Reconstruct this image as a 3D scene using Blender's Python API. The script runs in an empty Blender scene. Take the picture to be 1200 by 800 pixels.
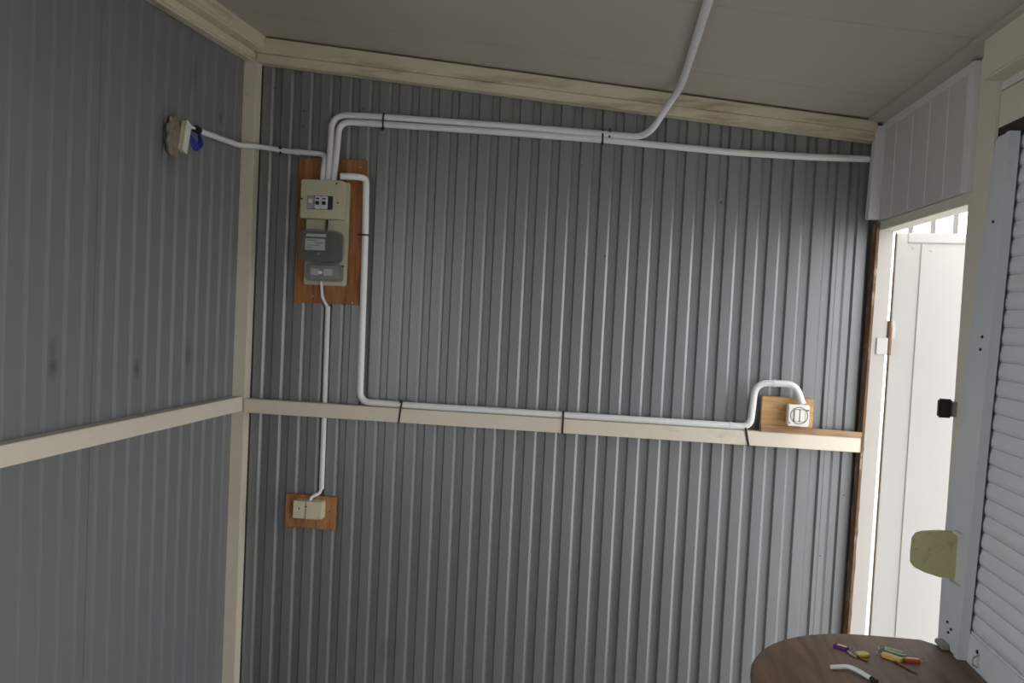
import bpy, bmesh, math, random
from mathutils import Vector, Matrix

random.seed(7)
S = bpy.context.scene
COL = S.collection

# ------------------------------------------------------------------ camera
CAM = Vector((1.3977, -3.2, 1.55))
FWD = Vector((-0.110578, 0.993009, -0.041308)).normalized()
RGT = Vector((0.992424, 0.112562, 0.049238)).normalized()
UPV = RGT.cross(FWD).normalized()
cd = bpy.data.cameras.new('camera')
cd.sensor_fit = 'HORIZONTAL'
cd.sensor_width = 36.0
cd.lens = 1027.1 / 1200.0 * 36.0
cd.clip_start = 0.02
cam = bpy.data.objects.new('camera', cd)
COL.objects.link(cam)
m = Matrix.Identity(4)
for i in range(3):
    m[i][0], m[i][1], m[i][2], m[i][3] = RGT[i], UPV[i], -FWD[i], CAM[i]
cam.matrix_world = m
S.camera = cam

# ------------------------------------------------------------------ sky, exposure
w = bpy.data.worlds.new('overcast_sky')
S.world = w
w.use_nodes = True
bg = w.node_tree.nodes['Background']
bg.inputs[0].default_value = (0.97, 0.985, 1.0, 1)
bg.inputs[1].default_value = 4.5
S.view_settings.view_transform = 'Standard'
S.view_settings.look = 'None'
S.view_settings.exposure = 0.0
S.view_settings.gamma = 1.0
S.view_settings.use_curve_mapping = False

# daylight portals sit in the door and the two added openings (they only guide sky sampling)
def portal(name, loc, rot, sx, sy):
    l = bpy.data.lights.new(name, 'AREA')
    l.shape = 'RECTANGLE'; l.size = sx; l.size_y = sy
    l.cycles.is_portal = True
    o = bpy.data.objects.new(name, l)
    o.location = loc; o.rotation_euler = rot
    COL.objects.link(o)

# ------------------------------------------------------------------ dimensions (metres)
W = 2.2953          # inner face of the right wall
PITCH = 0.07529     # rib pitch of the corrugated sheet
YF = -4.3           # front wall, behind the camera
AL = 0.0506         # the left wall opens outwards by about three degrees
def zc(x):          # underside of the sloping ceiling
    return 2.500 - 0.114 * x
portal('door_portal', (W + 0.05, -0.43, 0.93), (0, math.radians(90), 0), 1.86, 0.72)
# unseen opening added in the right wall for its daylight, past the shutter: y0, y1 and z0, z1
RO = (YF, -2.20, 0.0, 2.05)
portal('right_opening_portal', (W + 0.03, (RO[0] + RO[1]) / 2, RO[3] / 2), (0, math.radians(90), 0), RO[3], RO[1] - RO[0])
# unseen opening added in the left wall to light the shutter: along the wall u0, u1 and z0, z1
LO = (1.75, 3.30, 0.80, 1.95)
portal('side_portal', (-AL * 2.525 - 0.02, -2.525, 1.375), (0, math.radians(-90), math.radians(-2.9)), LO[3] - LO[2], LO[1] - LO[0])

# ------------------------------------------------------------------ materials
def mat(name, col, rough=0.6, metal=0.0, spec=0.5, noise=None, bump=None, dirt=None, trans=0.0, alpha=1.0, coat=0.0):
    """noise=(scale, amount[, stretch]); bump=(scale, strength); dirt=(colour, scale, threshold[, stretch])"""
    M = bpy.data.materials.new(name); M.use_nodes = True
    nt = M.node_tree; N = nt.nodes; L = nt.links
    b = N['Principled BSDF']
    b.inputs['Base Color'].default_value = (*col, 1)
    b.inputs['Roughness'].default_value = rough
    b.inputs['Metallic'].default_value = metal
    b.inputs['Specular IOR Level'].default_value = spec
    b.inputs['Coat Weight'].default_value = coat
    if trans: b.inputs['Transmission Weight'].default_value = trans
    if alpha < 1: b.inputs['Alpha'].default_value = alpha
    tc = N.new('ShaderNodeTexCoord')
    out = None
    if noise:
        mp = N.new('ShaderNodeMapping'); L.new(tc.outputs['Object'], mp.inputs[0])
        if len(noise) > 2: mp.inputs['Scale'].default_value = noise[2]
        n = N.new('ShaderNodeTexNoise'); n.inputs['Scale'].default_value = noise[0]; n.inputs['Detail'].default_value = 5
        L.new(mp.outputs[0], n.inputs['Vector'])
        mx = N.new('ShaderNodeMix'); mx.data_type = 'RGBA'
        a = noise[1]
        mx.inputs[6].default_value = (*[c * (1 - a) for c in col], 1)
        mx.inputs[7].default_value = (*[min(1, c * (1 + a)) for c in col], 1)
        L.new(n.outputs['Fac'], mx.inputs[0])
        out = mx.outputs[2]
    if dirt:
        mp = N.new('ShaderNodeMapping'); L.new(tc.outputs['Object'], mp.inputs[0])
        if len(dirt) > 3: mp.inputs['Scale'].default_value = dirt[3]
        n = N.new('ShaderNodeTexNoise'); n.inputs['Scale'].default_value = dirt[1]; n.inputs['Detail'].default_value = 8
        n.inputs['Roughness'].default_value = 0.65
        L.new(mp.outputs[0], n.inputs['Vector'])
        rp = N.new('ShaderNodeValToRGB')
        rp.color_ramp.elements[0].position = dirt[2]; rp.color_ramp.elements[1].position = min(1, dirt[2] + 0.22)
        L.new(n.outputs['Fac'], rp.inputs[0])
        mx = N.new('ShaderNodeMix'); mx.data_type = 'RGBA'
        if out: L.new(out, mx.inputs[6])
        else: mx.inputs[6].default_value = (*col, 1)
        mx.inputs[7].default_value = (*dirt[0], 1)
        L.new(rp.outputs[0], mx.inputs[0])
        out = mx.outputs[2]
    if out: L.new(out, b.inputs['Base Color'])
    if bump:
        n = N.new('ShaderNodeTexNoise'); n.inputs['Scale'].default_value = bump[0]; n.inputs['Detail'].default_value = 4
        L.new(tc.outputs['Object'], n.inputs['Vector'])
        bp = N.new('ShaderNodeBump'); bp.inputs['Strength'].default_value = bump[1]; bp.inputs['Distance'].default_value = 0.003
        L.new(n.outputs['Fac'], bp.inputs['Height']); L.new(bp.outputs[0], b.inputs['Normal'])
    return M

def wood(name, dark, light, axis='Z', scale=7.0, rough=0.65, stretch=14.0):
    M = bpy.data.materials.new(name); M.use_nodes = True
    nt = M.node_tree; N = nt.nodes; L = nt.links
    b = N['Principled BSDF']; b.inputs['Roughness'].default_value = rough
    tc = N.new('ShaderNodeTexCoord'); mp = N.new('ShaderNodeMapping')
    sc = [stretch] * 3; sc['XYZ'.index(axis)] = 1.0
    mp.inputs['Scale'].default_value = sc
    L.new(tc.outputs['Object'], mp.inputs[0])
    n1 = N.new('ShaderNodeTexNoise'); n1.inputs['Scale'].default_value = scale; n1.inputs['Detail'].default_value = 6
    n1.inputs['Distortion'].default_value = 0.8
    L.new(mp.outputs[0], n1.inputs['Vector'])
    rp = N.new('ShaderNodeValToRGB')
    rp.color_ramp.elements[0].position = 0.32; rp.color_ramp.elements[0].color = (*dark, 1)
    rp.color_ramp.elements[1].position = 0.68; rp.color_ramp.elements[1].color = (*light, 1)
    L.new(n1.outputs['Fac'], rp.inputs[0]); L.new(rp.outputs[0], b.inputs['Base Color'])
    bp = N.new('ShaderNodeBump'); bp.inputs['Strength'].default_value = 0.15; bp.inputs['Distance'].default_value = 0.002
    L.new(n1.outputs['Fac'], bp.inputs['Height']); L.new(bp.outputs[0], b.inputs['Normal'])
    return M

M = {}
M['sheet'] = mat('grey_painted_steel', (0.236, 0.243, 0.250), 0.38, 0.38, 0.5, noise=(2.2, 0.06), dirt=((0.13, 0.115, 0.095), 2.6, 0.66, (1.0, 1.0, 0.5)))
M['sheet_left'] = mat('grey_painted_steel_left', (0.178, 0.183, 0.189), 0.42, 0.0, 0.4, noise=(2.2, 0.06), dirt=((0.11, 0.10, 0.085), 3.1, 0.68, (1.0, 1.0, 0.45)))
M['cream'] = mat('cream_paint', (0.70, 0.635, 0.52), 0.5, noise=(9, 0.06), dirt=((0.36, 0.29, 0.19), 7, 0.62, (0.5, 1, 1)), bump=(60, 0.1))
M['cream_dirty'] = mat('grimy_cream_paint', (0.66, 0.60, 0.45), 0.55, noise=(6, 0.10), dirt=((0.25, 0.18, 0.11), 7, 0.52, (0.35, 2.5, 2.5)), bump=(50, 0.15))
M['cream_dirty_side'] = mat('grimy_cream_paint_side', (0.66, 0.60, 0.45), 0.55, noise=(6, 0.10), dirt=((0.25, 0.18, 0.11), 7, 0.54, (2.5, 0.35, 2.5)), bump=(50, 0.15))
M['header'] = mat('aged_white_panel_paint', (0.58, 0.575, 0.55), 0.45, noise=(4, 0.05), dirt=((0.38, 0.34, 0.28), 6, 0.68), bump=(30, 0.06))
M['cream_post'] = mat('cream_post_paint', (0.68, 0.66, 0.56), 0.5, noise=(9, 0.05), dirt=((0.30, 0.25, 0.18), 5, 0.72), bump=(60, 0.1))
M['white'] = mat('white_gloss_paint', (0.70, 0.71, 0.70), 0.42, noise=(4, 0.05), dirt=((0.40, 0.36, 0.30), 6, 0.70), bump=(30, 0.06))
M['ceiling'] = mat('ceiling_board_paint', (0.49, 0.452, 0.40), 0.38, noise=(1.6, 0.06), dirt=((0.36, 0.31, 0.25), 1.7, 0.68), bump=(14, 0.08))
M['door'] = mat('white_door_paint', (0.475, 0.46, 0.437), 0.45, noise=(5, 0.03), dirt=((0.40, 0.34, 0.27), 5, 0.76))
M['jamb'] = mat('worn_white_jamb_paint', (0.41, 0.38, 0.35), 0.5, noise=(7, 0.06), dirt=((0.33, 0.27, 0.2), 9, 0.68))
M['bars'] = mat('backlit_bar_tone', (0.19, 0.175, 0.16), 0.6)  # white bars; their backlit shade is put into the base colour
M['rust'] = mat('raw_brown_edge', (0.16, 0.09, 0.045), 0.85, noise=(30, 0.4), dirt=((0.62, 0.55, 0.44), 22, 0.56, (1, 1, 0.5)))
M['shutter'] = mat('blue_grey_slat_paint', (0.67, 0.70, 0.735), 0.40, noise=(3, 0.04), dirt=((0.35, 0.34, 0.32), 9, 0.70))
M['guide'] = mat('blue_grey_guide_paint', (0.60, 0.645, 0.68), 0.4, noise=(3, 0.04), dirt=((0.30, 0.29, 0.27), 8, 0.70))
M['black'] = mat('black_plastic', (0.012, 0.012, 0.013), 0.5)
M['brownblack'] = mat('dark_brown_plastic', (0.030, 0.018, 0.016), 0.4)
M['pvc'] = mat('white_pvc', (0.78, 0.79, 0.79), 0.38, noise=(8, 0.04), dirt=((0.50, 0.47, 0.42), 7, 0.68))
M['board'] = wood('orange_plywood', (0.20, 0.075, 0.022), (0.42, 0.185, 0.065), 'Z', 5, stretch=10)
M['board_low'] = wood('chipped_orange_plywood', (0.26, 0.10, 0.03), (0.48, 0.23, 0.09), 'Z', 6, stretch=8)
M['pine'] = wood('tan_plywood', (0.36, 0.19, 0.075), (0.60, 0.37, 0.17), 'X', 6, stretch=10)
M['batten'] = wood('brown_batten_wood', (0.22, 0.125, 0.06), (0.42, 0.27, 0.15), 'X', 6, stretch=10)
M['table'] = wood('walnut_laminate', (0.075, 0.038, 0.016), (0.175, 0.096, 0.042), 'Y', 3.5, rough=0.48, stretch=9)
M['edge'] = mat('dark_edge_band', (0.03, 0.024, 0.022), 0.4)
M['edge_light'] = mat('pale_edge_lip', (0.62, 0.58, 0.54), 0.5)
M['beige'] = mat('aged_beige_plastic', (0.50, 0.475, 0.335), 0.45, noise=(12, 0.05), dirt=((0.30, 0.26, 0.16), 20, 0.70))
M['ivory'] = mat('ivory_plastic', (0.66, 0.60, 0.43), 0.4, noise=(30, 0.05))
M['white_plastic'] = mat('white_plastic', (0.80, 0.78, 0.72), 0.35)
M['grey_line'] = mat('grey_moulding_line', (0.22, 0.22, 0.21), 0.5)
M['meter_body'] = mat('dark_meter_body', (0.07, 0.07, 0.072), 0.4)
M['meter_grey'] = mat('grey_meter_plastic', (0.30, 0.30, 0.30), 0.4)
M['clear'] = mat('smoky_clear_plastic', (0.22, 0.225, 0.23), 0.10, alpha=0.25, spec=0.8)
M['label'] = mat('meter_label', (0.62, 0.63, 0.64), 0.5)
M['print'] = mat('dark_print', (0.05, 0.05, 0.055), 0.6)
M['foam'] = mat('dirty_foam', (0.22, 0.185, 0.14), 0.95, noise=(60, 0.4), bump=(70, 0.9))
M['blue'] = mat('blue_wire', (0.02, 0.04, 0.30), 0.4)
M['yellow_plate'] = mat('yellowed_plate_paint', (0.50, 0.47, 0.24), 0.5, noise=(14, 0.12), dirt=((0.26, 0.20, 0.08), 26, 0.54))
M['steel'] = mat('dull_steel', (0.42, 0.41, 0.39), 0.4, 0.8)
M['brass'] = mat('worn_brass', (0.14, 0.085, 0.04), 0.5, 0.5)
M['purple'] = mat('purple_plastic', (0.07, 0.018, 0.16), 0.25)
M['yellow'] = mat('yellow_plastic', (0.60, 0.50, 0.04), 0.35)
M['green'] = mat('green_plastic', (0.13, 0.30, 0.15), 0.3)
M['lime'] = mat('lime_plastic', (0.32, 0.36, 0.12), 0.3)
M['amber'] = mat('amber_plastic', (0.62, 0.42, 0.10), 0.3)
M['red'] = mat('red_plastic', (0.55, 0.07, 0.05), 0.3)
M['pink'] = mat('pale_tag_window', (0.75, 0.50, 0.45), 0.3)
M['floor'] = mat('brown_lino', (0.20, 0.165, 0.13), 0.6, noise=(5, 0.15))
M['ground'] = mat('pale_concrete', (0.50, 0.49, 0.47), 0.9, noise=(2, 0.1))
M['leg'] = mat('grey_table_leg', (0.10, 0.10, 0.105), 0.4, 0.3)

def smudges(M_, spots, col):
    nt = M_.node_tree; N = nt.nodes; L = nt.links; b = N['Principled BSDF']
    src = b.inputs['Base Color'].links[0].from_socket
    tc = N.new('ShaderNodeTexCoord'); nz = N.new('ShaderNodeTexNoise'); nz.inputs['Scale'].default_value = 45; nz.inputs['Detail'].default_value = 6
    L.new(tc.outputs['Object'], nz.inputs['Vector'])
    tot = None
    for (c, ry, rz, a) in spots:
        sb = N.new('ShaderNodeVectorMath'); sb.operation = 'SUBTRACT'; L.new(tc.outputs['Object'], sb.inputs[0]); sb.inputs[1].default_value = c
        ml = N.new('ShaderNodeVectorMath'); ml.operation = 'MULTIPLY'; L.new(sb.outputs[0], ml.inputs[0]); ml.inputs[1].default_value = (8, 1 / ry, 1 / rz)
        ln = N.new('ShaderNodeVectorMath'); ln.operation = 'LENGTH'; L.new(ml.outputs[0], ln.inputs[0])
        mr = N.new('ShaderNodeMapRange'); mr.inputs['From Min'].default_value = 1.0; mr.inputs['From Max'].default_value = 0.1; mr.inputs['To Min'].default_value = 0; mr.inputs['To Max'].default_value = a
        L.new(ln.outputs['Value'], mr.inputs['Value'])
        if tot is None: tot = mr.outputs[0]
        else:
            ad = N.new('ShaderNodeMath'); ad.operation = 'MAXIMUM'; L.new(tot, ad.inputs[0]); L.new(mr.outputs[0], ad.inputs[1]); tot = ad.outputs[0]
    mu = N.new('ShaderNodeMath'); mu.operation = 'MULTIPLY'; mu.use_clamp = True; L.new(tot, mu.inputs[0]); L.new(nz.outputs['Fac'], mu.inputs[1])
    mx = N.new('ShaderNodeMix'); mx.data_type = 'RGBA'; L.new(mu.outputs[0], mx.inputs[0]); L.new(src, mx.inputs[6]); mx.inputs[7].default_value = (*col, 1)
    L.new(mx.outputs[2], b.inputs['Base Color'])
smudges(M['sheet_left'], [((-0.053, -1.047, 1.325), 0.022, 0.035, 1.5), ((-0.053, -1.049, 1.375), 0.018, 0.04, 1.0), ((-0.034, -0.67, 1.30), 0.020, 0.04, 1.2), ((-0.02, -0.375, 1.33), 0.022, 0.06, 1.2),
        ((-0.02, -0.392, 2.256), 0.025, 0.07, 0.8), ((-0.011, -0.212, 2.16), 0.018, 0.03, 1.5), ((-0.026, -0.53, 2.03), 0.09, 0.12, 1.3)], (0.06, 0.052, 0.042))

# ------------------------------------------------------------------ helpers
def link(name, me, parent=None):
    o = bpy.data.objects.new(name, me)
    COL.objects.link(o)
    if parent is not None: o.parent = parent
    return o

ORG = {}
def origin(o):
    v = Vector((0, 0, 0))
    while o is not None:
        v = v + Vector(o.location); o = o.parent
    return v

def thing(name, label, cat, loc, group=None):
    o = link(name, None); o.location = loc
    o.empty_display_size = 0.05
    o['label'] = label; o['category'] = cat
    if group: o['group'] = group
    return o

def setting(name, label, loc=(0, 0, 0)):
    o = link(name, None); o.location = loc; o.empty_display_size = 0.05
    o['kind'] = 'structure'; o['label'] = label
    return o

def build(name, bm, material, parent=None, smooth=False, bevel=0.0, label=None, loc=None):
    """bm is in world metres; the mesh is stored relative to its parent's origin"""
    if bevel > 0:
        bmesh.ops.bevel(bm, geom=[e for e in bm.edges], offset=bevel, segments=2, affect='EDGES', clamp_overlap=True)
    bmesh.ops.recalc_face_normals(bm, faces=bm.faces)
    org = origin(parent) if parent is not None else Vector((0, 0, 0))
    if loc is not None: org = org + Vector(loc)
    elif parent is None: org = Vector((0, 0, 0))
    if loc is not None:
        off = Vector(loc) - (origin(parent) if parent is not None else Vector((0, 0, 0)))
    else:
        off = Vector((0, 0, 0))
    base = (origin(parent) if parent is not None else Vector((0, 0, 0))) + off
    for v in bm.verts: v.co -= base
    me = bpy.data.meshes.new(name)
    bm.to_mesh(me); bm.free()
    me.materials.append(M[material])
    for p in me.polygons: p.use_smooth = smooth
    o = link(name, me, parent)
    o.location = off
    if smooth:
        try: me.set_sharp_from_angle(angle=math.radians(40))
        except Exception: pass
    if label: o['label'] = label
    return o

def tag(o, label, cat, group=None):
    o['label'] = label; o['category'] = cat
    if group: o['group'] = group
    return o

def struct(o, label):
    o['kind'] = 'structure'; o['label'] = label
    return o

def NB(): return bmesh.new()

def box(bm, x0, x1, y0, y1, z0, z1, bev=0.0, seg=2, mtx=None):
    g = bmesh.ops.create_cube(bm, size=1.0)
    vs = g['verts']
    for v in vs:
        v.co = Vector(((x0 + x1) / 2 + v.co.x * (x1 - x0), (y0 + y1) / 2 + v.co.y * (y1 - y0), (z0 + z1) / 2 + v.co.z * (z1 - z0)))
    if bev > 0:
        es = list({e for v in vs for e in v.link_edges})
        r = bmesh.ops.bevel(bm, geom=es, offset=bev, segments=seg, affect='EDGES', clamp_overlap=True)
        vs = list({v for f in r['faces'] for v in f.verts} | {v for v in vs if v.is_valid})
    if mtx is not None:
        for v in vs:
            if v.is_valid: v.co = mtx @ v.co
    return bm

def hexa(bm, pts):
    """8 points: bottom quad 0-3, top quad 4-7"""
    v = [bm.verts.new(p) for p in pts]
    for f in ((3, 2, 1, 0), (4, 5, 6, 7), (0, 1, 5, 4), (1, 2, 6, 5), (2, 3, 7, 6), (3, 0, 4, 7)):
        bm.faces.new([v[i] for i in f])
    return bm

def prism(bm, poly, d0, d1, plane='xz', mtx=None):
    """poly in 2D extruded between d0 and d1 along the remaining axis"""
    def P(a, b, c):
        p = {'xz': Vector((a, c, b)), 'xy': Vector((a, b, c)), 'yz': Vector((c, a, b))}[plane]
        return mtx @ p if mtx is not None else p
    A = [bm.verts.new(P(a, b, d0)) for a, b in poly]
    B = [bm.verts.new(P(a, b, d1)) for a, b in poly]
    n = len(poly)
    bm.faces.new(A); bm.faces.new(B[::-1])
    for i in range(n):
        j = (i + 1) % n
        bm.faces.new((A[j], A[i], B[i], B[j]))
    return bm

def rrect(x0, x1, z0, z1, r, n=5):
    pts = []
    for cx, cz, a in ((x1 - r, z1 - r, 0), (x0 + r, z1 - r, 90), (x0 + r, z0 + r, 180), (x1 - r, z0 + r, 270)):
        for k in range(n + 1):
            t = math.radians(a + 90 * k / n)
            pts.append((cx + r * math.cos(t), cz + r * math.sin(t)))
    return pts

def fillet(path, rad, n=6):
    P = [Vector(p) for p in path]
    if isinstance(rad, (int, float)): rad = [rad] * len(P)
    out = [P[0]]
    for i in range(1, len(P) - 1):
        a, b, c = P[i - 1], P[i], P[i + 1]
        u, v = (a - b), (c - b)
        r = min(rad[i], u.length * 0.48, v.length * 0.48)
        p, q = b + u.normalized() * r, b + v.normalized() * r
        for k in range(n + 1):
            t = k / n
            out.append(p * (1 - t) ** 2 + b * 2 * t * (1 - t) + q * t ** 2)
    out.append(P[-1])
    return out

def tube(bm, path, r, seg=10, caps=True, r2=None):
    P = [Vector(p) for p in path]
    n = len(P)
    T = []
    for i in range(n):
        t = (P[min(i + 1, n - 1)] - P[max(i - 1, 0)])
        T.append(t.normalized())
    up = Vector((0, 0, 1))
    if abs(T[0].dot(up)) > 0.9: up = Vector((1, 0, 0))
    N = (up - T[0] * up.dot(T[0])).normalized()
    rings = []
    for i in range(n):
        N = (N - T[i] * N.dot(T[i])).normalized()
        B = T[i].cross(N)
        ring = []
        for k in range(seg):
            a = 2 * math.pi * k / seg
            ring.append(bm.verts.new(P[i] + N * math.cos(a) * r + B * math.sin(a) * (r2 or r)))
        rings.append(ring)
    for i in range(n - 1):
        for k in range(seg):
            j = (k + 1) % seg
            bm.faces.new((rings[i][k], rings[i][j], rings[i + 1][j], rings[i + 1][k]))
    if caps:
        bm.faces.new(rings[0][::-1]); bm.faces.new(rings[-1])
    return bm

def cyl(bm, a, b, r, seg=14):
    return tube(bm, [a, b], r, seg)

def band(bm, loop, half, axis, thick):
    """closed strap: loop of (p, q) outline points; strap half-width along axis"""
    n = len(loop)
    inner = []
    c = Vector((sum(p[0] for p in loop) / n, sum(p[1] for p in loop) / n))
    for p in loop:
        d = Vector(p) - c
        inner.append(Vector(p) - d.normalized() * thick)
    def P(q, s):
        return Vector((axis + s, q[0], q[1]))
    V = [[bm.verts.new(P(p, s)) for p in L] for L in (loop, inner) for s in (-half, half)]
    o0, o1, i0, i1 = V
    for k in range(n):
        j = (k + 1) % n
        bm.faces.new((o0[k], o0[j], o1[j], o1[k]))
        bm.faces.new((i0[j], i0[k], i1[k], i1[j]))
        bm.faces.new((o0[j], o0[k], i0[k], i0[j]))
        bm.faces.new((o1[k], o1[j], i1[j], i1[k]))
    return bm

# ------------------------------------------------------------------ the shell
# left wall frame: local x runs along the wall towards the camera, local y into the room
TL = Vector((-AL, -1, 0)).normalized()
NL = Vector((-TL.y, TL.x, 0))
NL = Vector((0.99872, -0.05053, 0))
ML = Matrix(((TL.x, NL.x, 0, 0), (TL.y, NL.y, 0, 0), (0, 0, 1, 0), (0, 0, 0, 1)))

PB = (0.0130, 0.0225, 0.0125, 0.0062)   # back wall: flank width, valley width, rib depth, steep flank width
PS = (0.0085, 0.0120, 0.0075, 0.0085)   # side wall: a shallower sheet
def profile(s0, s1, phase, prof):
    """points (s, depth) of the trapezoid profile between s0 and s1; 'phase' is the crest's end (start of a valley flank)"""
    FC, VA, DEP, FS = prof
    pts = []
    k0 = int(math.floor((s0 - phase) / PITCH)) - 1
    k = k0
    raw = []
    while phase + k * PITCH < s1 + PITCH:
        a = phase + k * PITCH
        raw += [(a, 0.0), (a + FC * .60, DEP * .40), (a + FC, DEP), (a + FC + VA, DEP), (a + FC + VA + FS, 0.0)]
        k += 1
    def at(s):
        for (p, d), (q, e) in zip(raw, raw[1:]):
            if p <= s <= q: return d + (e - d) * (s - p) / (q - p)
        return 0.0
    pts.append((s0, at(s0)))
    pts += [p for p in raw if s0 + 1e-4 < p[0] < s1 - 1e-4]
    pts.append((s1, at(s1)))
    return pts

def sheet_bm(pts, ztop, z0, lift, mapf, th=0.0008):
    bm = NB()
    def V(s, d, z): return bm.verts.new(mapf(s, d, z))
    F = []
    for s, d in pts:
        F.append((V(s, d - lift, z0), V(s, d - lift, ztop(s)), V(s, d - lift + th, z0), V(s, d - lift + th, ztop(s))))
    for a, b in zip(F, F[1:]):
        bm.faces.new((a[0], b[0], b[1], a[1]))
        bm.faces.new((b[2], a[2], a[3], b[3]))
        bm.faces.new((a[1], b[1], b[3], a[3]))
        bm.faces.new((b[0], a[0], a[2], b[2]))
    for e in (F[0], F[-1]):
        bm.faces.new((e[0], e[1], e[3], e[2]))
    return bm

# floor and outside ground
o = build('floor', box(NB(), -0.35, W + 0.1, YF - 0.05, 0.05, -0.06, 0.0), 'floor')
struct(o, 'brown floor of the kiosk')
o = build('ground', box(NB(), -12, 16, -18, 12, -0.20, -0.10), 'ground')
struct(o, 'pale concrete ground outside the kiosk')

# back wall: four corrugated sheets overlapping by one rib
wb = setting('wall_back', 'grey corrugated steel sheet wall with vertical ribs')
PH = 0.0942 - PB[0] / 2
seams = [0.004, PH + 4 * PITCH + 0.016, PH + 16 * PITCH + 0.012, PH + 28 * PITCH - 0.02, W + 0.03]
for i in range(4):
    s0 = seams[i]; s1 = min(seams[i + 1] + 0.022, W + 0.03)
    if i == 3: s0 = seams[3]
    bm = sheet_bm(profile(s0, s1, PH, PB), lambda s: zc(s) + 0.02, -0.02, 0.0016 * (i % 2), lambda s, d, z: Vector((s, d, z)))
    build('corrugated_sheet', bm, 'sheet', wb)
for (x, z) in ((0.099, 2.319), (0.215, 2.237), (0.215, 2.18), (0.441, 2.251), (2.249, 0.936), (2.183, 0.713), (1.765, 1.952), (1.364, 1.744)):
    bm = NB()
    bmesh.ops.create_uvsphere(bm, u_segments=8, v_segments=4, radius=0.0042, matrix=Matrix.Translation((x, 0.001, z)))
    build('sheet_rivet', bm, 'leg', wb)
# left wall
wl = setting('wall_left', 'long grey corrugated steel side wall beside the corner post')
PHL = 0.184 - PS[0] - PS[1] / 2
se = [0.02, PHL + 9 * PITCH + 0.02, PHL + 21 * PITCH + 0.02, PHL + 33 * PITCH + 0.02, PHL + 45 * PITCH + 0.02, 4.32]
runs = [(se[0], se[1] + .02, -0.02, 2.56), (se[1], LO[0], -0.02, 2.56), (LO[0], LO[1], -0.02, LO[2]), (LO[0], LO[1], LO[3], 2.56), (LO[1], 4.32, -0.02, 2.56)]
for i, (a, b, za, zb) in enumerate(runs):
    bm = sheet_bm(profile(a, b, PHL, PS), lambda s: zb, za, 0.0014 * ((i + 1) % 2),
                  lambda s, d, z: ML @ Vector((s, -d, z)))
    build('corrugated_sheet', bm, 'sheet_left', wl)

# frame dressing the unseen opening added in the left wall
wn = setting('added_opening_1', 'cream frame of the unseen opening added in the side wall for light')
for (a, b, c, d) in ((LO[0] - .03, LO[1] + .03, LO[2] - .04, LO[2]), (LO[0] - .03, LO[1] + .03, LO[3], LO[3] + .04), (LO[0] - .03, LO[0], LO[2], LO[3]), (LO[1], LO[1] + .03, LO[2], LO[3])):
    build('frame_bar', box(NB(), a, b, -0.02, 0.030, c, d, 0.002, mtx=ML), 'cream', wn)

# ceiling: boards running across the room, dropping to the right
ce = setting('ceiling', 'sloping grey white boarded ceiling')
ys = [0.03, -0.355]
while ys[-1] > YF: ys.append(ys[-1] - 0.60)
for a, b in zip(ys, ys[1:]):
    a2, b2 = a - 0.0012, b + 0.0012
    x0, x1 = -0.30, W + 0.12
    bm = hexa(NB(), [(x0, b2, zc(x0)), (x1, b2, zc(x1)), (x1, a2, zc(x1)), (x0, a2, zc(x0)),
                     (x0, b2, zc(x0) + 0.012), (x1, b2, zc(x1) + 0.012), (x1, a2, zc(x1) + 0.012), (x0, a2, zc(x0) + 0.012)])
    build('ceiling_board', bm, 'ceiling', ce)
x0, x1 = -0.35, W + 0.2
bm = hexa(NB(), [(x0, YF - .1, zc(x0) + .014), (x1, YF - .1, zc(x1) + .014), (x1, .06, zc(x1) + .014), (x0, .06, zc(x0) + .014),
                 (x0, YF - .1, zc(x0) + .05), (x1, YF - .1, zc(x1) + .05), (x1, .06, zc(x1) + .05), (x0, .06, zc(x0) + .05)])
build('roof_deck', bm, 'ceiling', ce)

# front wall behind the camera
wf = setting('wall_front', 'grey front wall behind the viewer')
bm = hexa(NB(), [(-.30, YF - .03, 0), (W + .1, YF - .03, 0), (W + .1, YF, 0), (-.30, YF, 0),
                 (-.30, YF - .03, zc(-.3) + .02), (W + .1, YF - .03, zc(W + .1) + .02), (W + .1, YF, zc(W + .1) + .02), (-.30, YF, zc(-.3) + .02)])
build('wall_panel', bm, 'sheet', wf)

# trims -------------------------------------------------------------
# corner post
o = build('trim_1', box(NB(), -0.006, 0.049, -0.05, -0.002, 0.0, 2.49, 0.003), 'cream')
struct(o, 'cream square corner post between the two corrugated walls')
# back middle rail (stands off the ribs so the narrow conduit passes behind it)
o = build('trim_2', box(NB(), 0.049, W - 0.005, -0.058, -0.020, 1.099, 1.1505, 0.002), 'cream')
struct(o, 'cream middle rail across the back wall')
# left middle rail
o = build('trim_3', box(NB(), 0.052, LO[0] - 0.031, 0.002, 0.045, 1.104, 1.158, 0.002, mtx=ML), 'cream')
struct(o, 'cream middle rail along the side wall')
# back top beam with a lower lip
tb = setting('trim_4', 'grimy cream sloping beam under the ceiling on the back wall')
def zl(x): return 2.405 - 0.1035 * x
def slope_bar(bm, x0, x1, y0, y1, f0, f1):
    return hexa(bm, [(x0, y0, f0(x0)), (x1, y0, f0(x1)), (x1, y1, f0(x1)), (x0, y1, f0(x0)),
                     (x0, y0, f1(x0)), (x1, y0, f1(x1)), (x1, y1, f1(x1)), (x0, y1, f1(x0))])
bm = slope_bar(NB(), 0.049, W - 0.03, -0.075, 0.0, lambda x: zl(x) + 0.033, lambda x: zc(x) - 0.006)
build('beam_face', bm, 'cream_dirty', tb, bevel=0.004)
bm = slope_bar(NB(), 0.049, W - 0.03, -0.058, 0.0, lambda x: zl(x), lambda x: zl(x) + 0.034)
build('beam_lip', bm, 'cream_dirty', tb, bevel=0.004)
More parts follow.
